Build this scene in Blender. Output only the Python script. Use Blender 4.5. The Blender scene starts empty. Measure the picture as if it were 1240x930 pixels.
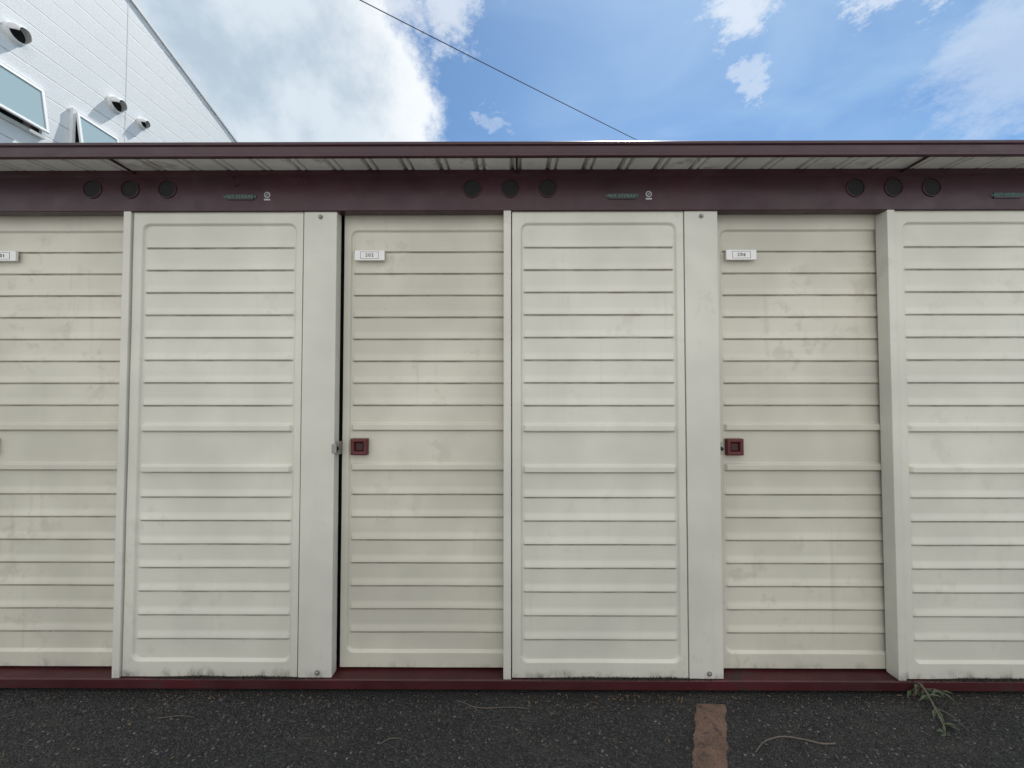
import bpy, bmesh, math, random
import numpy as np
from mathutils import Vector, Matrix
random.seed(7); np.random.seed(7)
sc = bpy.context.scene
sc.view_settings.view_transform = 'Standard'
sc.view_settings.look = 'None'
sc.view_settings.exposure = 0
col = sc.collection

# ------------------------------------------------------------------ helpers
class NT:
    def __init__(s, tree): s.t = tree; s.n = tree.nodes; s.l = tree.links
    def node(s, typ, **kw):
        n = s.n.new(typ)
        for k, v in kw.items(): setattr(n, k, v)
        return n
    def put(s, sock, v):
        if isinstance(v, bpy.types.NodeSocket): s.l.new(v, sock)
        elif v is not None: sock.default_value = v
    def math(s, op, a, b=None, c=None, clamp=False):
        n = s.node('ShaderNodeMath', operation=op); n.use_clamp = clamp
        s.put(n.inputs[0], a)
        if b is not None: s.put(n.inputs[1], b)
        if c is not None: s.put(n.inputs[2], c)
        return n.outputs[0]
    def vmath(s, op, a, b=None, scale=None):
        n = s.node('ShaderNodeVectorMath', operation=op)
        s.put(n.inputs[0], a)
        if b is not None: s.put(n.inputs[1], b)
        if scale is not None: s.put(n.inputs['Scale'], scale)
        return n.outputs['Value'] if op in ('DOT_PRODUCT', 'LENGTH') else n.outputs[0]
    def mix(s, f, a, b, mode='MIX'):
        n = s.node('ShaderNodeMix', data_type='RGBA', blend_type=mode)
        s.put(n.inputs[0], f); s.put(n.inputs[6], a); s.put(n.inputs[7], b)
        return n.outputs[2]
    def rng(s, v, a, b, c=0.0, d=1.0, smooth=True):
        n = s.node('ShaderNodeMapRange'); n.interpolation_type = 'SMOOTHSTEP' if smooth else 'LINEAR'
        s.put(n.inputs[0], v); s.put(n.inputs[1], a); s.put(n.inputs[2], b); s.put(n.inputs[3], c); s.put(n.inputs[4], d)
        return n.outputs[0]
    def noise(s, vec, scale, detail=4, rough=.55, dist=0):
        n = s.node('ShaderNodeTexNoise')
        s.put(n.inputs['Vector'], vec); s.put(n.inputs['Scale'], scale)
        s.put(n.inputs['Detail'], detail); s.put(n.inputs['Roughness'], rough); s.put(n.inputs['Distortion'], dist)
        return n
    def mapping(s, vec, scale=(1, 1, 1), loc=(0, 0, 0), rot=(0, 0, 0)):
        n = s.node('ShaderNodeMapping')
        s.put(n.inputs[0], vec); n.inputs['Scale'].default_value = scale
        n.inputs['Location'].default_value = loc; n.inputs['Rotation'].default_value = rot
        return n.outputs[0]

def rgb(*c): return (c[0], c[1], c[2], 1.0)

def new_mat(name):
    m = bpy.data.materials.new(name); m.use_nodes = True
    t = NT(m.node_tree)
    b = t.n['Principled BSDF']
    return m, t, b

def world_pos(t):
    return t.node('ShaderNodeNewGeometry').outputs['Position']

def painted_metal(name, base, rough=.45, dirt=(.12, .10, .07), dirt_amt=.35, bump=.12, low_grime=0.0, mott=.06, use_attr=False):
    m, t, b = new_mat(name)
    p = world_pos(t)
    n1 = t.noise(p, 1.7, 3, .6).outputs[0]
    n2 = t.noise(p, 9, 5, .65).outputs[0]
    nf = t.noise(p, 160, 1, .5).outputs[0]
    dark = tuple(c*(1-mott*2.2) for c in base); light = tuple(min(1, c*(1+mott)) for c in base)
    c = t.mix(t.rng(n1, .3, .7), rgb(*dark), rgb(*light))
    # faint run-down streaks
    st = t.noise(t.mapping(p, (22, 22, 1.3)), 1.0, 3, .6).outputs[0]
    f = t.math('MULTIPLY', t.math('MULTIPLY', t.rng(st, .56, .8), t.rng(n1, .38, .62)), dirt_amt*.45)
    c = t.mix(f, c, rgb(*dirt))
    # rubbed smudges
    f2 = t.math('MULTIPLY', t.math('MULTIPLY', t.rng(n2, .54, .66), t.rng(n1, .46, .60)), dirt_amt*.5)
    c = t.mix(f2, c, rgb(*dirt))
    # specks
    sp = t.noise(p, 60, 3, .7).outputs[0]
    c = t.mix(t.math('MULTIPLY', t.rng(sp, .71, .76), dirt_amt*1.2), c, rgb(*dirt))
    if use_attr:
        a = t.node('ShaderNodeAttribute', attribute_name='rib_grime_shade').outputs['Fac']
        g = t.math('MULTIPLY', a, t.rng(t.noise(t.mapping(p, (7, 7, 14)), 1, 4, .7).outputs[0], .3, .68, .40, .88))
        c = t.mix(g, c, rgb(.16, .135, .095))  # rib undersides: grime, plus the shade line below each rib painted in
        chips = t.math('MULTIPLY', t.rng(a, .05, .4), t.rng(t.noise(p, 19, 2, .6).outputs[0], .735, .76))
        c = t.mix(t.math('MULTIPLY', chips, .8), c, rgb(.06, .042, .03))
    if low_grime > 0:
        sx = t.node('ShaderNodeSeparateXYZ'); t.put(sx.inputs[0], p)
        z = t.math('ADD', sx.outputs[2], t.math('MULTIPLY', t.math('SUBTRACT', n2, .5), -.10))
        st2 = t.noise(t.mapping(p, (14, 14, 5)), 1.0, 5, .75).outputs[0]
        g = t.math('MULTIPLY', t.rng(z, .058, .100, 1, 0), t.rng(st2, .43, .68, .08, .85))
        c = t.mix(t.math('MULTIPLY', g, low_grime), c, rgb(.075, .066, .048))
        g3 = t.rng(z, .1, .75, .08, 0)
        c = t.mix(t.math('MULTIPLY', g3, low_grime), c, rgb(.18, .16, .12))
    t.put(b.inputs['Base Color'], c)
    t.put(b.inputs['Roughness'], t.rng(n2, .3, .7, rough-.07, rough+.12))
    b.inputs['Specular IOR Level'].default_value = .45
    bp = t.node('ShaderNodeBump'); bp.inputs['Strength'].default_value = bump; bp.inputs['Distance'].default_value = .02
    hgt = t.math('ADD', t.math('MULTIPLY', n1, .6), t.math('MULTIPLY', nf, .012))
    t.put(bp.inputs['Height'], hgt); t.put(b.inputs['Normal'], bp.outputs[0])
    return m

def simple_mat(name, base, rough=.6, metallic=0, var=.15, scale=20):
    m, t, b = new_mat(name)
    n = t.noise(world_pos(t), scale, 3, .6).outputs[0]
    c = t.mix(n, rgb(*[x*(1-var) for x in base]), rgb(*[min(1, x*(1+var)) for x in base]))
    t.put(b.inputs['Base Color'], c)
    b.inputs['Roughness'].default_value = rough; b.inputs['Metallic'].default_value = metallic
    return m

def empty(name, loc=(0, 0, 0)):
    e = bpy.data.objects.new(name, None); e.location = loc; col.objects.link(e); e.empty_display_size = .2
    return e

def obj(name, me, mat=None, parent=None, loc=None):
    o = bpy.data.objects.new(name, me); col.objects.link(o)
    if mat is not None and len(me.materials) == 0: me.materials.append(mat)
    if parent: o.parent = parent
    if loc: o.location = loc
    return o

def box_mesh(name, x0, x1, y0, y1, z0, z1, bev=.0):
    bm = bmesh.new()
    bmesh.ops.create_cube(bm, size=1)
    for v in bm.verts:
        v.co = Vector(((x0+x1)/2+v.co.x*(x1-x0), (y0+y1)/2+v.co.y*(y1-y0), (z0+z1)/2+v.co.z*(z1-z0)))
    if bev > 0:
        bmesh.ops.bevel(bm, geom=bm.edges[:], offset=bev, segments=2, affect='EDGES', profile=.6)
    me = bpy.data.meshes.new(name); bm.to_mesh(me); bm.free()
    return me

def box(name, x0, x1, y0, y1, z0, z1, mat, parent=None, bev=.002):
    return obj(name, box_mesh(name, x0, x1, y0, y1, z0, z1, bev), mat, parent)

def lathe(name, prof, mat, parent=None, seg=40, axis='Y', loc=(0, 0, 0)):
    vs, fs = [], []
    for r, d in prof:
        for i in range(seg):
            a = 2*math.pi*i/seg
            if axis == 'Y': vs.append((r*math.cos(a), -d, r*math.sin(a)))
            elif axis == 'X': vs.append((d, r*math.cos(a), r*math.sin(a)))
            else: vs.append((r*math.cos(a), r*math.sin(a), d))
    for j in range(len(prof)-1):
        for i in range(seg):
            k = (i+1) % seg
            fs.append((j*seg+i, j*seg+k, (j+1)*seg+k, (j+1)*seg+i))
    me = bpy.data.meshes.new(name); me.from_pydata(vs, [], fs)
    bm = bmesh.new(); bm.from_mesh(me); bmesh.ops.recalc_face_normals(bm, faces=bm.faces[:]); bm.to_mesh(me); bm.free()
    for p in me.polygons: p.use_smooth = True
    me.set_sharp_from_angle(angle=math.radians(40))
    return obj(name, me, mat, parent, loc)

def tube(name, pts, radii, mat, parent=None, seg=8):
    vs, fs = [], []
    n = len(pts)
    P = [Vector(p) for p in pts]
    for i in range(n):
        d = (P[min(i+1, n-1)]-P[max(i-1, 0)]).normalized()
        up = Vector((0, 0, 1)) if abs(d.z) < .9 else Vector((1, 0, 0))
        a = d.cross(up).normalized(); b = d.cross(a)
        for k in range(seg):
            t = 2*math.pi*k/seg
            vs.append(P[i]+(a*math.cos(t)+b*math.sin(t))*radii[i])
    for i in range(n-1):
        for k in range(seg):
            k2 = (k+1) % seg
            fs.append((i*seg+k, i*seg+k2, (i+1)*seg+k2, (i+1)*seg+k))
    fs.append(tuple(range(seg))); fs.append(tuple(range((n-1)*seg, n*seg)))
    me = bpy.data.meshes.new(name); me.from_pydata([tuple(v) for v in vs], [], fs)
    for p in me.polygons: p.use_smooth = True
    return obj(name, me, mat, parent)

# ------------------------------------------------------------------ materials
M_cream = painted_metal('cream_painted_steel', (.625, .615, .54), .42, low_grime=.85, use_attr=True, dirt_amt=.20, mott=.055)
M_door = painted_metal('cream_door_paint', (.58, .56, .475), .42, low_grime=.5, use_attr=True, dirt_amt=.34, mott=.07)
M_pillar = painted_metal('cream_pillar_paint', (.615, .605, .54), .42, low_grime=.7, dirt_amt=.24, mott=.055)
M_maroon = painted_metal('maroon_painted_steel', (.040, .011, .018), .34, dirt=(.09, .075, .07), dirt_amt=.3, mott=.12)
M_base = painted_metal('maroon_base_rail', (.056, .008, .010), .5, dirt=(.022, .020, .018), dirt_amt=1.7, mott=.2)
M_dark = simple_mat('near_black_paint', (.012, .012, .012), .9)  # near-black: shade painted into gaps and holes, also the lock barrel
M_handle = simple_mat('red_plastic_pull', (.085, .008, .010), .4)
M_handle_d = simple_mat('red_plastic_recess_shade', (.035, .004, .005), .5)  # darker copy of the pull colour, shade of the recess painted in
M_metal = simple_mat('galvanised_metal', (.30, .30, .28), .5, .7)
M_plate = simple_mat('white_plastic_plate', (.78, .78, .76), .4, var=.03)
M_ink = simple_mat('black_ink', (.03, .03, .03), .5)
M_green = simple_mat('pale_lettering', (.10, .24, .20), .4)
M_badge = simple_mat('badge_plate', (.025, .03, .03), .35)
M_stk = simple_mat('pale_sticker', (.40, .40, .41), .4)
M_roof = painted_metal('roof_sheet_underside', (.80, .80, .76), .5, dirt=(.10, .06, .04), dirt_amt=.8, mott=.08)

# ------------------------------------------------------------------ pressed panels
def smooth(x): x = np.clip(x, 0, 1); return x*x*(3-2*x)
RIBS = [1.198+.0975*k for k in range(8)] + [.808-.099*k for k in range(7)]
BIG = [1.098, .924]
def panel_mesh(name, xa, xb, za, zb, fx0, fx1, fz0, fz1, yf, rad=.034, jitter=0):
    def lin(a, b, st):
        n = max(2, int(round((b-a)/st))+1)
        return list(np.linspace(a, b, n))
    X = lin(xa, xb, .02)
    for e in (fx0, fx1):
        if xa < e < xb: X += lin(max(xa, e-.004), min(xb, e+.04), .0025) if e == fx0 else lin(max(xa, e-.04), min(xb, e+.004), .0025)
    Z = lin(za, zb, .012)
    Z += lin(fz0-.004, fz0+.05, .0025)+lin(fz1-.05, fz1+.004, .0025)
    for r in RIBS: Z += lin(r-.010, r+.006, .0013)+lin(r+.008, r+.04, .005)
    for r in BIG: Z += lin(r-.022, r+.026, .0025)
    def clean(L):
        L = sorted(L); o = [L[0]]
        for v in L[1:]:
            if v-o[-1] > .0009: o.append(v)
        o[-1] = L[-1]; return np.array(o)
    X = clean(X); Z = clean(Z)
    X = np.concatenate([[X[0]], X, [X[-1]]]); Z = np.concatenate([[Z[0]], Z, [Z[-1]]])
    XX, ZZ = np.meshgrid(X, Z)
    cx, cz = (fx0+fx1)/2, (fz0+fz1)/2
    hx, hz = (fx1-fx0)/2-rad, (fz1-fz0)/2-rad
    qx, qz = np.abs(XX-cx)-hx, np.abs(ZZ-cz)-hz
    d = np.sqrt(np.maximum(qx, 0)**2+np.maximum(qz, 0)**2)+np.minimum(np.maximum(qx, qz), 0)-rad
    h = -.0110*smooth(-d/.010)
    e = smooth((-d-.009)/.012)
    g = np.zeros_like(h)
    for r in RIBS:
        t = ZZ-r
        p = np.where(t > 0, smooth((.034-t)/.034), 1-smooth(-t/.0035))
        h += .0056*p*e
        g = np.maximum(g, np.clip(1.3-np.abs(t+.0045)/.0040, 0, 1)*e)  # mask for grime and painted shade under the rib lip
    for r in BIG:
        t = ZZ-r
        p = np.where(t > 0, smooth((.020-t)/.008), 1-smooth((-.009-t)/.007))
        h += .0135*p*e
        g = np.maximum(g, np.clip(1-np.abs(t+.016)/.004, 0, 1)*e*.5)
    h += .0010*np.sin(XX*9+ZZ*4+1.3)*np.sin(ZZ*7.3+XX*2)
    h[0, :] = h[-1, :] = -.03; h[:, 0] = h[:, -1] = -.03
    nz, nx = XX.shape
    V = np.stack([XX.ravel(), (yf-h).ravel(), ZZ.ravel()], 1)
    I = np.arange(nz*nx).reshape(nz, nx)
    F = np.stack([I[:-1, :-1], I[:-1, 1:], I[1:, 1:], I[1:, :-1]], -1).reshape(-1, 4)
    me = bpy.data.meshes.new(name)
    me.from_pydata(V.tolist(), [], F.tolist())
    for p in me.polygons: p.use_smooth = True
    me.set_sharp_from_angle(angle=math.radians(60))
    at = me.attributes.new('rib_grime_shade', 'FLOAT', 'POINT'); at.data.foreach_set('value', g.ravel().astype(np.float32))
    return me

PITCH = 1.637
HB, HT = 2.030, 2.206      # header bottom / top
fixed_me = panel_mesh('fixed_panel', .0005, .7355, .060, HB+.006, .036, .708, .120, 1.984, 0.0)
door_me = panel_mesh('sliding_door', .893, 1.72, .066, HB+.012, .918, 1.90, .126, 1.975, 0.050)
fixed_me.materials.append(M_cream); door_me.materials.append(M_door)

row = empty('storage_locker_building')

def text(name, body, size, mat, loc, parent, ext=.0006):
    cu = bpy.data.curves.new(name, 'FONT'); cu.body = body; cu.size = size; cu.extrude = ext
    cu.align_x = 'CENTER'; cu.align_y = 'CENTER'; cu.space_character = 1.25
    cu.materials.append(mat)
    o = bpy.data.objects.new(name, cu); col.objects.link(o)
    o.location = loc; o.rotation_euler = (math.radians(90), 0, 0); o.parent = parent
    return o

XL, XR = -PITCH*2-.03, PITCH*4-.03
NUM = {-2: '201', -1: '202', 0: '206', 1: '207', 2: '208', 3: '209'}
for k in range(-2, 4):
    ox = PITCH*k
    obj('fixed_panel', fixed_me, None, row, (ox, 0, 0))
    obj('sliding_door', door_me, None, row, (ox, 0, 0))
    box('door_post', ox-.036, ox-.004, -.010, .046, .058, HB+.004, M_pillar, row, .003)
    box('pillar_cover', ox+.7400, ox+.882, -.003, .043, .058, HB+.004, M_pillar, row, .003)
    for bx, bz in ((.812, 2.008), (.822, .080)):
        lathe('bolt', [(.0001, .0085), (.004, .0085), (.0065, .006), (.0068, .003), (.010, .0028), (.0105, .0)], M_metal, row, 16, loc=(ox+bx, -.003, bz))
    px, pz = ox-.629+PITCH, 1.857
    box('number_plate', px-.066, px+.066, .040, .0445+.006, pz-.022, pz+.022, M_plate, row, .0015)
    for (a, b_, c, d_) in ((-.040, .040, .0145, .0155), (-.040, .040, -.0155, -.0145), (-.040, -.039, -.0145, .0145), (.039, .040, -.0145, .0145)):
        box('number_plate_border', px+a, px+b_, .0392, .0405, pz+c, pz+d_, M_ink, row, 0)
    text('number_digits', NUM[k], .021, M_ink, (px, .0392, pz), row)
    hx, hz = ox-.668+PITCH, 1.014
    bm = bmesh.new()
    def ring(w, y): return [bm.verts.new((hx+sx*w, y, hz+sz*w)) for sx, sz in ((-1, -1), (1, -1), (1, 1), (-1, 1))]
    rings = [ring(.036, .062), ring(.036, .040), ring(.033, .037), ring(.023, .037), ring(.019, .041), ring(.017, .052)]
    for a, b_ in zip(rings, rings[1:]):
        for i in range(4): bm.faces.new((a[i], a[(i+1) % 4], b_[(i+1) % 4], b_[i]))
    bm.faces.new(rings[-1])
    bmesh.ops.bevel(bm, geom=bm.edges[:], offset=.0012, segments=1, affect='EDGES')
    bmesh.ops.recalc_face_normals(bm, faces=bm.faces[:])
    me = bpy.data.meshes.new('door_pull'); bm.to_mesh(me); bm.free()
    obj('door_pull', me, M_handle, row)
    box('door_pull_recess', hx-.0155, hx+.0155, .046, .0518, hz-.0155, hz+.0155, M_handle_d, row, .001)
    box('lock_hasp', ox+.880, ox+.896, .010, .040, .985, 1.040, M_metal, row, .002)
    if k == -1: box('lock_hasp_plate', ox+.872, ox+.893, -.006, -.0032, .993, 1.032, M_metal, row, .001)
    lathe('lock_barrel', [(.0001, .012), (.007, .012), (.008, .010), (.008, 0)], M_dark, row, 16, loc=(ox+.889, .010, 1.012))
    for vx in (-.171, -.008, .153):
        lathe('header_vent_collar', [(.0405, 0), (.0405, .003), (.039, .0045), (.0365, .0045), (.0355, .003), (.0355, -.03)], M_maroon, row, 36, loc=(ox+vx, -.012, 2.126))
        lathe('header_vent_dark', [(.0001, .0006), (.036, .0006)], M_dark, row, 36, loc=(ox+vx, -.012, 2.126))  # black disc painting the unlit hole inside the collar
    bx = ox+.470
    box('header_badge', bx-.058, bx+.058, -.0165, -.012, 2.078, 2.102, M_badge, row, .001)
    text('badge_letters', 'UNIT STORAGE', .0165, M_green, (bx, -.0170, 2.090), row)
    lathe('round_sticker', [(.0001, .0012), (.013, .0012), (.0135, 0)], M_stk, row, 28, loc=(bx+.115, -.012, 2.100))
    box('sticker_strip', bx+.102, bx+.128, -.0132, -.012, 2.076, 2.083, M_stk, row, 0)
    lathe('sticker_mark', [(.0001, .0006), (.009, .0006)], M_ink, row, 20, loc=(bx+.115, -.0132, 2.100))
    o = box('sticker_slash', -.010, .010, -.0145, -.0141, -.0015, .0015, M_stk, row, 0); o.location = (bx+.115, 0, 2.100); o.rotation_euler = (0, -.8, 0)

box('interior_dark_backing', XL+.02, XR-.02, .10, .13, .03, 2.19, M_dark, row, 0)  # black backing sheet, paints the unlit inside behind the door gaps
box('rear_body', XL+.01, XR-.01, .131, 1.55, .03, 2.19, M_pillar, row, .004)
box('end_wall', XL-.02, XL+.008, -.005, 1.56, .03, 2.20, M_pillar, row, .003)
box('end_wall', XR-.008, XR+.02, -.005, 1.56, .03, 2.20, M_pillar, row, .003)
def extrude_x(name, prof, x0, x1, mat, parent, closed=True, nseg=1):
    vs, fs = [], []
    n = len(prof)
    for i in range(nseg+1):
        x = x0+(x1-x0)*i/nseg
        for y, z in prof: vs.append((x, y, z))
    for i in range(nseg):
        for j in range(n if closed else n-1):
            j2 = (j+1) % n
            fs.append((i*n+j, (i+1)*n+j, (i+1)*n+j2, i*n+j2))
    if closed: fs.append(tuple(range(n))); fs.append(tuple(range(nseg*n, nseg*n+n)))
    me = bpy.data.meshes.new(name); me.from_pydata(vs, [], fs)
    bm = bmesh.new(); bm.from_mesh(me); bmesh.ops.recalc_face_normals(bm, faces=bm.faces[:]); bm.to_mesh(me); bm.free()
    return obj(name, me, mat, parent)
extrude_x('header_beam', [(-.012, HB+.002), (-.009, HB), (.030, HB), (.030, HB+.010), (.095, HB+.03), (.095, HT), (-.018, HT), (-.020, HT-.003), (-.020, HT-.022), (-.012, HT-.030)], XL-.02, XR+.02, M_maroon, row)
# roof fascia: rolled channel with bottom lip
extrude_x('roof_fascia', [(-.140, 2.180), (-.142, 2.177), (-.152, 2.177), (-.155, 2.180), (-.155, 2.190), (-.149, 2.195), (-.149, 2.221), (-.155, 2.226), (-.155, 2.235), (-.152, 2.238), (-.120, 2.238), (-.120, 2.232), (-.145, 2.231), (-.145, 2.187), (-.140, 2.186)], XL-.06, XR+.06, M_maroon, row)
# ribbed roof sheet (ribs running front to back)
rv, rf = [], []
xw = XL-.05; prof = []
while xw < XR+.05:
    prof += [(xw, 0), (xw+.006, .022), (xw+.016, .022), (xw+.022, 0), (xw+.036, 0), (xw+.040, .016), (xw+.047, .016), (xw+.051, 0)]
    xw += .152
for (x, z) in prof:
    for y, zz in ((-.140, 2.195), (.03, 2.2075), (1.62, 2.245)): rv.append((x, y, zz+z))
for i in range(len(prof)-1):
    for j in range(2): rf.append((i*3+j, i*3+3+j, i*3+4+j, i*3+1+j))
me = bpy.data.meshes.new('roof_sheet'); me.from_pydata(rv, [], rf)
o = obj('roof_sheet', me, M_roof, row)
sm = o.modifiers.new('thick', 'SOLIDIFY'); sm.thickness = .0012; sm.offset = 1
for k in range(-2, 5):
    x = PITCH*k+.02
    box('roof_bracket', x-.004, x+.004, -.142, -.021, 2.187, 2.1935, M_maroon, row, 0)
extrude_x('base_rail', [(-.006, .014), (-.010, .018), (-.010, .052), (-.006, .056), (.095, .056), (.095, .014)], XL-.02, XR+.02, M_base, row)
box('foundation_shade_strip', XL, XR, .012, 1.5, -.02, .0135, M_dark, row, 0)  # foundation blocks painted near-black as the shade under the rail

# ------------------------------------------------------------------ ground
m, t, b = new_mat('asphalt')
p = world_pos(t)
big = t.noise(p, 1.3, 4, .6).outputs[0]
mid = t.noise(p, 14, 5, .65).outputs[0]
vo = t.node('ShaderNodeTexVoronoi'); vo.inputs['Scale'].default_value = 150; t.put(vo.inputs['Vector'], p)
vo2 = t.node('ShaderNodeTexVoronoi'); vo2.inputs['Scale'].default_value = 75; t.put(vo2.inputs['Vector'], p)
sv = t.node('ShaderNodeSeparateColor'); t.put(sv.inputs[0], vo.outputs['Color'])
c = t.mix(t.rng(big, .3, .7), rgb(.017, .018, .020), rgb(.036, .036, .036))
c = t.mix(t.rng(mid, .35, .7), c, rgb(.020, .020, .021))
c = t.mix(t.math('MULTIPLY', t.rng(sv.outputs[0], .5, 1.0), .55), c, rgb(.085, .083, .078))
c = t.mix(t.math('MULTIPLY', t.rng(sv.outputs[1], .6, 1.0), .75), c, rgb(.006, .006, .006))
c = t.mix(t.rng(sv.outputs[2], .988, .995, 0, .7), c, rgb(.28, .27, .25))
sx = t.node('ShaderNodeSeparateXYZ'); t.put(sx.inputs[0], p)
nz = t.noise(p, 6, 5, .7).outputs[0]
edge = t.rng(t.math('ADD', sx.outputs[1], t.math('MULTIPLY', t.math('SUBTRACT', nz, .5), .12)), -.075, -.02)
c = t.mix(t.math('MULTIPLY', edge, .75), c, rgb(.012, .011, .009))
dust = t.math('MULTIPLY', t.rng(t.noise(t.mapping(p, (1.2, 5, 1)), 1.5, 5, .65).outputs[0], .5, .72), .35)
c = t.mix(dust, c, rgb(.075, .070, .062))
t.put(b.inputs['Base Color'], c)
b.inputs['Roughness'].default_value = .85
bp = t.node('ShaderNodeBump'); bp.inputs['Strength'].default_value = 1.0; bp.inputs['Distance'].default_value = .012
hh = t.math('ADD', t.math('MULTIPLY', vo.outputs['Distance'], -.8), t.math('MULTIPLY', vo2.outputs['Distance'], -.6))
hh = t.math('ADD', hh, t.math('MULTIPLY', mid, 1.8))
t.put(bp.inputs['Height'], hh); t.put(b.inputs['Normal'], bp.outputs[0])
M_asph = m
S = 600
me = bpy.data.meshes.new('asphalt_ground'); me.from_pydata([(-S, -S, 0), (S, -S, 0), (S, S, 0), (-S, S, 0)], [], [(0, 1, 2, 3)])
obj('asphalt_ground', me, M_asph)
# pale unseen paving, added to bounce sunlight onto the fronts and roof underside
M_bounce = painted_metal('bounce_concrete', (.44, .43, .41), .85, dirt=(.15, .14, .12), dirt_amt=.6, bump=.3, mott=.1)
me = bpy.data.meshes.new('bounce_paving_sheet'); me.from_pydata([(-14, -16, .005), (16, -16, .005), (16, -2.1, .005), (-14, -2.1, .005)], [], [(0, 1, 2, 3)])
obj('bounce_paving_sheet', me, M_bounce)

# faded red-brown strip, set at an angle on the asphalt
m, t, b = new_mat('faded_red_line')
p = world_pos(t)
n = t.noise(p, 26, 7, .75).outputs[0]; n2 = t.noise(p, 7, 4, .6).outputs[0]; n3 = t.noise(p, 240, 2, .6).outputs[0]
c = t.mix(t.rng(n2, .3, .7), rgb(.085, .050, .036), rgb(.17, .098, .070))
c = t.mix(t.rng(n3, .45, .7, 0, .5), c, rgb(.27, .20, .155))
c = t.mix(t.rng(n, .52, .62, 0, .8), c, rgb(.04, .034, .031))
t.put(b.inputs['Base Color'], c); b.inputs['Roughness'].default_value = .85
bp = t.node('ShaderNodeBump'); bp.inputs['Strength'].default_value = .9; bp.inputs['Distance'].default_value = .005
t.put(bp.inputs['Height'], t.math('ADD', n, t.math('MULTIPLY', n3, .5))); t.put(b.inputs['Normal'], bp.outputs[0])
ring_l, ring_r = [], []
N = 500
for i in range(N+1):
    y = -.062-(2.0)*i/N
    xc = .738+(y+.065)*.52
    j = lambda: (random.random()-.5)*.007+.003*math.sin(i*.31)
    ring_l.append((xc+j(), y, 0)); ring_r.append((xc+.112+j(), y-.004, 0))
vs = [(x, y, .005) for x, y, z in ring_l]+[(x, y, .005) for x, y, z in ring_r]+[(x-.003, y, -.002) for x, y, z in ring_l]+[(x+.003, y, -.002) for x, y, z in ring_r]
q = N+1; fs = []
for i in range(N):
    fs.append((i, i+1, q+i+1, q+i)); fs.append((2*q+i, 2*q+i+1, i+1, i)); fs.append((q+i, q+i+1, 3*q+i+1, 3*q+i))
fs.append((0, q, 3*q, 2*q))
me = bpy.data.meshes.new('parking_line'); me.from_pydata(vs, [], fs)
obj('parking_line', me, m)

# loose gravel
M_grit = simple_mat('grit', (.085, .08, .072), .9, var=.8, scale=60)
vs, fs = [], []
for i in range(3600):
    x = random.uniform(-2.6, 2.8); y = -abs(random.gauss(0, .22))-.02
    r = random.uniform(.001, .0038)*(1.7 if random.random() < .05 else 1)
    b0 = len(vs); ph = random.random()*6
    for k in range(5):
        a = ph+k*2*math.pi/5; vs.append((x+r*math.cos(a)*random.uniform(.7, 1.2), y+r*math.sin(a)*random.uniform(.7, 1.2), .0005))
    for k in range(5):
        a = ph+k*2*math.pi/5+.3; vs.append((x+.6*r*math.cos(a), y+.6*r*math.sin(a), r*.8))
    for k in range(5): fs.append((b0+k, b0+(k+1) % 5, b0+5+(k+1) % 5, b0+5+k))
    fs.append(tuple(b0+5+k for k in range(5)))
me = bpy.data.meshes.new('loose_gravel'); me.from_pydata(vs, [], fs)
obj('loose_gravel', me, M_grit)
# leaf litter and soil crumbs along the base
M_leaf = simple_mat('dry_leaf', (.12, .085, .05), .8, var=.7, scale=15)
vs, fs = [], []
for i in range(620):
    x = random.uniform(-2.6, 2.8) if random.random() < .45 else random.gauss(random.choice([.45, .6, 1.7, 2.0, -1.2]), .2)
    y = -.014-abs(random.gauss(0, .035 if random.random() < .7 else .2)); L = random.uniform(.005, .020); w = L*random.uniform(.10, .4)
    a = random.uniform(0, math.pi*2); u = Vector((math.cos(a), math.sin(a), random.uniform(-.1, .35))); v = Vector((-u.y, u.x, random.uniform(-.4, .4)))
    P = Vector((x, y, .003+random.random()*.004)); b0 = len(vs)
    for q_ in (P-u*L*.5, P+v*w*.5, P+u*L*.5, P-v*w*.5): vs.append((q_.x, min(q_.y, -.0115), max(q_.z, .0015)))
    fs.append((b0, b0+1, b0+2, b0+3))
me = bpy.data.meshes.new('leaf_litter'); me.from_pydata(vs, [], fs)
obj('leaf_litter', me, M_leaf)
# moss and soil crumbs caught on the rail below the panels
M_moss = simple_mat('moss', (.030, .026, .020), .95, var=.5, scale=90)
vs, fs = [], []
for i in range(3600):
    cx_ = random.choice([.30, .45, .62, 2.05, 1.9, -1.05, -1.3])
    x = random.gauss(cx_, .13)
    if not any(PITCH*k+.0 < x < PITCH*k+.86 for k in (-1, 0, 1)): continue
    y = random.uniform(-.0095, -.001); r = random.uniform(.0015, .0042); b0 = len(vs)
    zz = .0565
    hgt = random.uniform(.003, .012)*math.exp(-((x-cx_)/.16)**2)+.002
    for k in range(3):
        a = random.random()*6.28; vs.append((x+r*math.cos(a), min(y+r*math.sin(a), -.0012), zz))
    vs.append((x+random.uniform(-.003, .003), min(y, -.002), zz+hgt))
    fs += [(b0, b0+1, b0+3), (b0+1, b0+2, b0+3), (b0+2, b0, b0+3)]
me = bpy.data.meshes.new('moss_patch'); me.from_pydata(vs, [], fs)
obj('moss_patch', me, M_moss)

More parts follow.
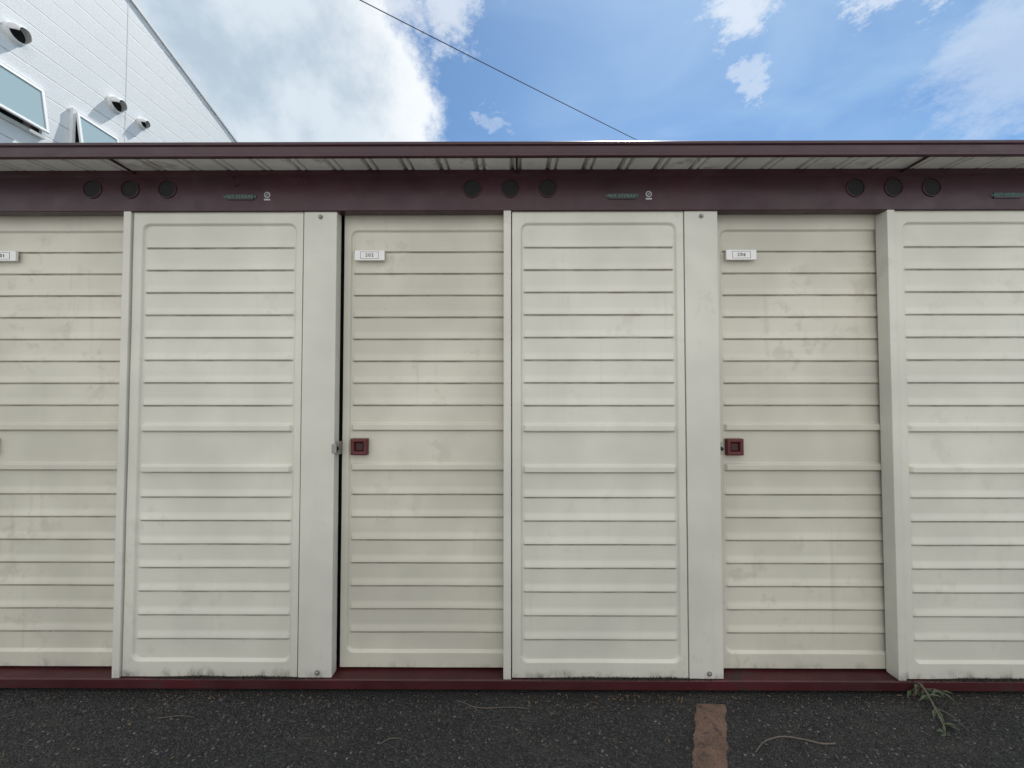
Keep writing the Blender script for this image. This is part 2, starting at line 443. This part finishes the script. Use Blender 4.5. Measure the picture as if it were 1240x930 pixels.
# twigs
M_twig = simple_mat('twig_bark', (.12, .10, .08), .85, var=.4, scale=80)
def twig(pts, r0, r1, name='fallen_twig', parent=None, sub=6):
    P = [Vector(p) for p in pts]; out = []
    for i in range(len(P)-1):
        p0 = P[max(i-1, 0)]; p1 = P[i]; p2 = P[i+1]; p3 = P[min(i+2, len(P)-1)]
        for s_ in range(sub):
            u = s_/sub
            out.append(.5*((2*p1)+(-p0+p2)*u+(2*p0-5*p1+4*p2-p3)*u*u+(-p0+3*p1-3*p2+p3)*u**3))
    out.append(P[-1]); n = len(out)
    return tube(name, out, [r0+(r1-r0)*i/(n-1) for i in range(n)], M_twig, parent, 7)
twig([(.845, -.270, .004), (.90, -.235, .010), (.97, -.222, .016), (1.04, -.228, .012), (1.10, -.238, .006), (1.15, -.235, .004)], .0018, .0030)
twig([(-.47, -.245, .003), (-.44, -.225, .005), (-.40, -.22, .003)], .0018, .001)
twig([(-.17, -.075, .003), (-.11, -.09, .006), (-.02, -.082, .004), (.07, -.088, .003)], .0016, .0010)
twig([(-.22, -.05, .003), (-.17, -.075, .006), (-.13, -.10, .004)], .0012, .0008)
twig([(-1.36, -.14, .003), (-1.28, -.13, .005), (-1.22, -.135, .003)], .0014, .0008)
weed = empty('dry_weed', (0, 0, 0))
twig([(1.655, -.014, .004), (1.660, -.030, .062), (1.648, -.07, .060), (1.628, -.12, .036), (1.604, -.175, .008)], .0045, .0026, 'stem', weed)
twig([(1.655, -.014, .004), (1.70, -.035, .045), (1.715, -.06, .058)], .0022, .0012, 'stem', weed)
twig([(1.63, -.115, .038), (1.66, -.15, .03), (1.675, -.19, .01)], .0018, .001, 'stem', weed)
M_wl = simple_mat('weed_leaf', (.065, .085, .045), .7, var=.5, scale=40)
vs, fs = [], []
anch = [Vector(a) for a in ((1.660, -.032, .06), (1.652, -.055, .062), (1.715, -.06, .056), (1.70, -.045, .048), (1.645, -.08, .056), (1.628, -.12, .036), (1.64, -.02, .03), (1.675, -.03, .03), (1.61, -.165, .014), (1.59, -.19, .006))]
for a in anch:
    for i in range(5):
        ang = random.uniform(0, 6.28); L = random.uniform(.018, .05); w = L*.15
        u = Vector((math.cos(ang), -abs(math.sin(ang))*.8, random.uniform(-.5, .5))).normalized(); s_ = u.cross(Vector((0, 0, 1))).normalized()
        b0 = len(vs); k = Vector((0, 0, -L*.25))
        for q_ in (a, a+u*L*.45+s_*w, a+u*L+k, a+u*L*.45-s_*w):
            vs.append((q_.x, min(q_.y, -.0125), max(q_.z, .002)))
        fs.append((b0, b0+1, b0+2, b0+3))
me = bpy.data.meshes.new('leaves'); me.from_pydata(vs, [], fs); obj('leaves', me, M_wl, weed)

# ------------------------------------------------------------------ white building on the left
m, t, b = new_mat('white_siding')
p = world_pos(t); sx = t.node('ShaderNodeSeparateXYZ'); t.put(sx.inputs[0], p)
fr = t.math('FRACT', t.math('DIVIDE', sx.outputs[2], .30))
gro = t.math('SUBTRACT', 1, t.math('MULTIPLY', t.rng(fr, 0, .03), t.rng(fr, 1, .97)), clamp=True)
n = t.noise(p, .8, 4).outputs[0]; tx = t.noise(p, 45, 4, .7).outputs[0]
c = t.mix(n, rgb(.72, .75, .76), rgb(.80, .82, .82))
c = t.mix(t.math('MULTIPLY', gro, .5), c, rgb(.34, .36, .37))
t.put(b.inputs['Base Color'], c); b.inputs['Roughness'].default_value = .6
bp = t.node('ShaderNodeBump'); bp.inputs['Strength'].default_value = .8; bp.inputs['Distance'].default_value = .02
t.put(bp.inputs['Height'], t.math('ADD', t.math('MULTIPLY', gro, -.8), t.math('MULTIPLY', tx, .35))); t.put(b.inputs['Normal'], bp.outputs[0])
M_sid = m
M_trim = simple_mat('white_trim', (.72, .73, .73), .45, var=.04)
M_glass, tt, bb = new_mat('frosted_window_glass')
bb.inputs['Base Color'].default_value = rgb(.34, .45, .48); bb.inputs['Roughness'].default_value = .16
nn = tt.noise(world_pos(tt), 220, 2).outputs[0]; b2 = tt.node('ShaderNodeBump'); b2.inputs['Strength'].default_value = .15; tt.put(b2.inputs['Height'], nn); tt.put(bb.inputs['Normal'], b2.outputs[0])
house = empty('white_house')
WX = -7.0
ridge = (1.0, 8.43+.312*(5.19-1.0))
def rake(y): return 8.43-.312*(y-5.19) if y >= 1.0 else ridge[1]-.55*(1.0-y)
poly = [(-3.0, 0), (14.0, 0), (14.0, rake(14.0)), ridge, (-3.0, rake(-3.0))]
vs = [(WX, y, z) for y, z in poly]+[(WX-9, y, z) for y, z in poly]
n5 = 5
fs = [tuple(range(n5)), tuple(range(2*n5-1, n5-1, -1))]+[(i, n5+i, n5+(i+1) % n5, (i+1) % n5) for i in range(n5)]
me = bpy.data.meshes.new('walls'); me.from_pydata(vs, [], fs)
bm = bmesh.new(); bm.from_mesh(me); bmesh.ops.recalc_face_normals(bm, faces=bm.faces[:]); bm.to_mesh(me); bm.free()
obj('walls', me, M_sid, house)
def slab(name, pts, x0, x1, th, mat):
    (ya, za), (yb, zb) = pts
    vs = [(x, y, z+d) for x in (x0, x1) for (y, z) in ((ya, za), (yb, zb)) for d in (.002, th)]
    fs = [(0, 2, 3, 1), (4, 5, 7, 6), (0, 1, 5, 4), (2, 6, 7, 3), (1, 3, 7, 5), (0, 4, 6, 2)]
    me = bpy.data.meshes.new(name); me.from_pydata(vs, [], fs); return obj(name, me, mat, house)
slab('roof_back', (ridge, (14.3, rake(14.3))), WX-9.1, WX+.03, .05, M_trim)
slab('roof_front', ((-3.3, rake(-3.3)), ridge), WX-9.1, WX+.03, .05, M_trim)
for y in (.2, 2.2, 5.15, 8.2, 11.2):
    box('panel_joint', WX-.001, WX+.004, y-.008, y+.008, .1, rake(y)-.03, M_trim, house, 0)
def window(y0, y1, z0, z1, ang):
    box('window_sash_reveal', WX+.001, WX+.012, y0, y1, z0, z1, M_dark, house, 0)
    f = .045
    for (a, b_, c_, d_) in ((y0-f, y1+f, z1, z1+f), (y0-f, y1+f, z0-f, z0), (y0-f, y0, z0, z1), (y1, y1+f, z0, z1)):
        box('window_frame', WX+.001, WX+.055, a, b_, c_, d_, M_trim, house, .004)
    e = bpy.data.objects.new('window_sash', None); col.objects.link(e); e.parent = house
    e.location = (WX+.06, 0, z1-.005); e.rotation_euler = (0, math.radians(-ang), 0)
    h = z1-z0-.01
    box('glass_pane', -.004, .004, y0+.03, y1-.03, -h+.03, -.03, M_glass, e, 0)
    for (a, b_, c_, d_) in ((y0, y1, -.035, 0), (y0, y1, -h, -h+.035), (y0, y0+.035, -h+.035, -.035), (y1-.035, y1, -h+.035, -.035)):
        box('sash_rail', -.016, .016, a, b_, c_, d_, M_trim, e, .003)
window(2.95, 3.90, 5.06, 5.72, 9)
window(4.33, 4.97, 5.06, 5.72, 9)
window(7.5, 8.3, 2.3, 3.2, 0)
def hood(y, z, r):
    e = bpy.data.objects.new('round_vent', None); col.objects.link(e); e.parent = house; e.location = (WX, y, z)
    lathe('vent_flange', [(r*1.12, 0), (r*1.12, .012), (r*.98, .022), (r*.98, .07), (r*.92, .07), (r*.90, .01)], M_trim, e, 36, 'X')
    lathe('vent_dark', [(.0001, .02), (r*.93, .02)], M_dark, e, 36, 'X')
    vs, fs = [], []; A, B = 20, 10
    for i in range(A+1):
        th = math.pi*(-.08+1.16*i/A)
        for j in range(B+1):
            ph = (math.pi*.5)*j/B
            rr = r*math.cos(ph*.62) if j else r
            vs.append((.05+r*1.15*math.sin(ph*.62), rr*math.cos(th), rr*math.sin(th)))
    for i in range(A):
        for j in range(B): fs.append((i*(B+1)+j, (i+1)*(B+1)+j, (i+1)*(B+1)+j+1, i*(B+1)+j+1))
    me = bpy.data.meshes.new('vent_hood'); me.from_pydata(vs, [], fs)
    for p_ in me.polygons: p_.use_smooth = True
    o = obj('vent_hood', me, M_trim, e); s_ = o.modifiers.new('s', 'SOLIDIFY'); s_.thickness = .006
hood(3.60, 6.30, .12); hood(4.95, 6.32, .12); hood(5.44, 6.33, .085)

# ------------------------------------------------------------------ overhead cable + pole
M_wire = simple_mat('cable_rubber', (.05, .045, .06), .95)
A = Vector((-6.99, 1.6, 7.56)); dirv = Vector((5.51, 3.35, 0)); B = A+dirv*3.82
pts = []
for i in range(61):
    s_ = i/60; q_ = A.lerp(B, s_); q_.z += -.18*4*s_*(1-s_)+.12; pts.append(q_)
tube('overhead_cable', pts, [.0075]*61, M_wire, None, 10)
M_conc = simple_mat('pole_concrete', (.32, .31, .29), .85)
pole = empty('utility_pole', (B.x, B.y, 0))
lathe('shaft', [(.0001, 8.1), (.09, 8.1), (.15, 0)], M_conc, pole, 24, 'Z')
box('crossarm', -.7, .7, -.16, -.09, 7.55, 7.64, M_metal, pole, .005)

# ------------------------------------------------------------------ sky
SUN_EL, SUN_AZ = 56, 24
w = bpy.data.worlds.new('World'); sc.world = w; w.use_nodes = True
t = NT(w.node_tree); t.n.clear()
sky = t.node('ShaderNodeTexSky', sky_type='NISHITA'); sky.sun_disc = False
sky.sun_elevation = math.radians(SUN_EL); sky.sun_rotation = math.radians(SUN_AZ)
sky.air_density = 1.0; sky.dust_density = .3; sky.ozone_density = 1.8
co = t.node('ShaderNodeTexCoord').outputs['Generated']
def dirv_(az, el):
    a, e = math.radians(az), math.radians(el)
    return (math.sin(a)*math.cos(e), math.cos(a)*math.cos(e), math.sin(e))
nz1 = t.noise(co, 4.5, 4, .6); nz2 = t.noise(co, 17, 6, .72)
d1 = t.vmath('SCALE', t.vmath('SUBTRACT', nz1.outputs[1], (.5, .5, .5)), scale=.16)
d2 = t.vmath('SCALE', t.vmath('SUBTRACT', nz2.outputs[1], (.5, .5, .5)), scale=.12)
dd = t.vmath('NORMALIZE', t.vmath('ADD', co, t.vmath('ADD', d1, d2)))
nz3 = t.noise(t.mapping(co, (1, 1, 1.8), rot=(.2, .5, .3)), 11, 6, .72)
d3 = t.vmath('SCALE', t.vmath('SUBTRACT', nz3.outputs[1], (.5, .5, .5)), scale=.24)
dw = t.vmath('NORMALIZE', t.vmath('ADD', co, d3))
def blob(az, el, r, soft, amp=1.0, v=None):
    dot = t.vmath('DOT_PRODUCT', dd if v is None else v, dirv_(az, el))
    return t.math('MULTIPLY', t.rng(dot, math.cos(math.radians(r+soft)), math.cos(math.radians(max(0, r-soft)))), amp)
mask = blob(-34, 29.5, 20, 1.8)
for bl in ((-43, 39, 12, 3, .85), (180, 46, 57, 15, 1.0)):  # last blob: unseen cloud bank added behind the camera to light the wall
    mask = t.math('MAXIMUM', mask, blob(*bl))
# torn, thin scraps of cloud
for bl in ((-21, 44.5, 3, 3.5, .7), (-10, 46.5, 2.4, 3, .65), (-29, 47, 3.5, 4, .7), (31, 43, 1.8, 2.2, .65), (46, 37.5, 1.4, 2, .6), (32, 35.5, .8, 1.3, .4), (54, 28, 2.5, 5, .35), (-3, 36, .5, 1.2, .25)):
    mask = t.math('MAXIMUM', mask, blob(*bl, v=dw))
ci = t.noise(t.mapping(co, (2.2, 5, 7), rot=(.3, .5, .4)), 1.2, 4, .5, .4).outputs[0]
sxx = t.node('ShaderNodeSeparateXYZ'); t.put(sxx.inputs[0], co)
veil = t.math('MULTIPLY', t.rng(ci, .35, .8), t.rng(sxx.outputs[0], -.2, .7, .16, .40))
cn = t.noise(co, 5.0, 5, .6).outputs[0]
ccol = t.mix(t.rng(cn, .35, .62), rgb(4.9, 6.0, 7.1), rgb(7.2, 8.1, 8.9))
rim = t.rng(t.vmath('DOT_PRODUCT', dd, dirv_(-45, 27)), math.cos(math.radians(28)), math.cos(math.radians(18)), 1, 0)
ccol = t.mix(rim, ccol, rgb(9.4, 9.8, 10.2))
back = t.rng(sxx.outputs[1], .05, -.45)
ccol = t.mix(back, ccol, rgb(13.2, 13.2, 13.2))  # added cloud bank made brighter behind the camera as fill light
base = t.mix(1.0, sky.outputs[0], rgb(.90, 1.16, 1.28), 'MULTIPLY')
base = t.mix(veil, base, rgb(5.8, 7.9, 9.9))
fin = t.mix(mask, base, ccol)
bg = t.node('ShaderNodeBackground'); bg.inputs['Strength'].default_value = .10
t.put(bg.inputs['Color'], fin)
out = t.node('ShaderNodeOutputWorld'); t.l.new(bg.outputs[0], out.inputs[0])
w.cycles.sampling_method = 'MANUAL'; w.cycles.sample_map_resolution = 512

sun = bpy.data.lights.new('sun', 'SUN'); sun.energy = 4.8; sun.angle = math.radians(.53); sun.color = (1, .96, .89)
so = bpy.data.objects.new('sun', sun); col.objects.link(so)
so.rotation_euler = Vector(dirv_(SUN_AZ, SUN_EL)).to_track_quat('Z', 'Y').to_euler()

# ------------------------------------------------------------------ camera
cam = bpy.data.cameras.new('camera'); cam.sensor_width = 36; cam.lens = 36*466/1240
cam.clip_start = .02; cam.clip_end = 2000
c_ = bpy.data.objects.new('camera', cam); col.objects.link(c_)
c_.location = (.0074, -1.64, 1.245)
c_.rotation_euler = (math.radians(90+1.48), 0, math.radians(.26))
sc.camera = c_
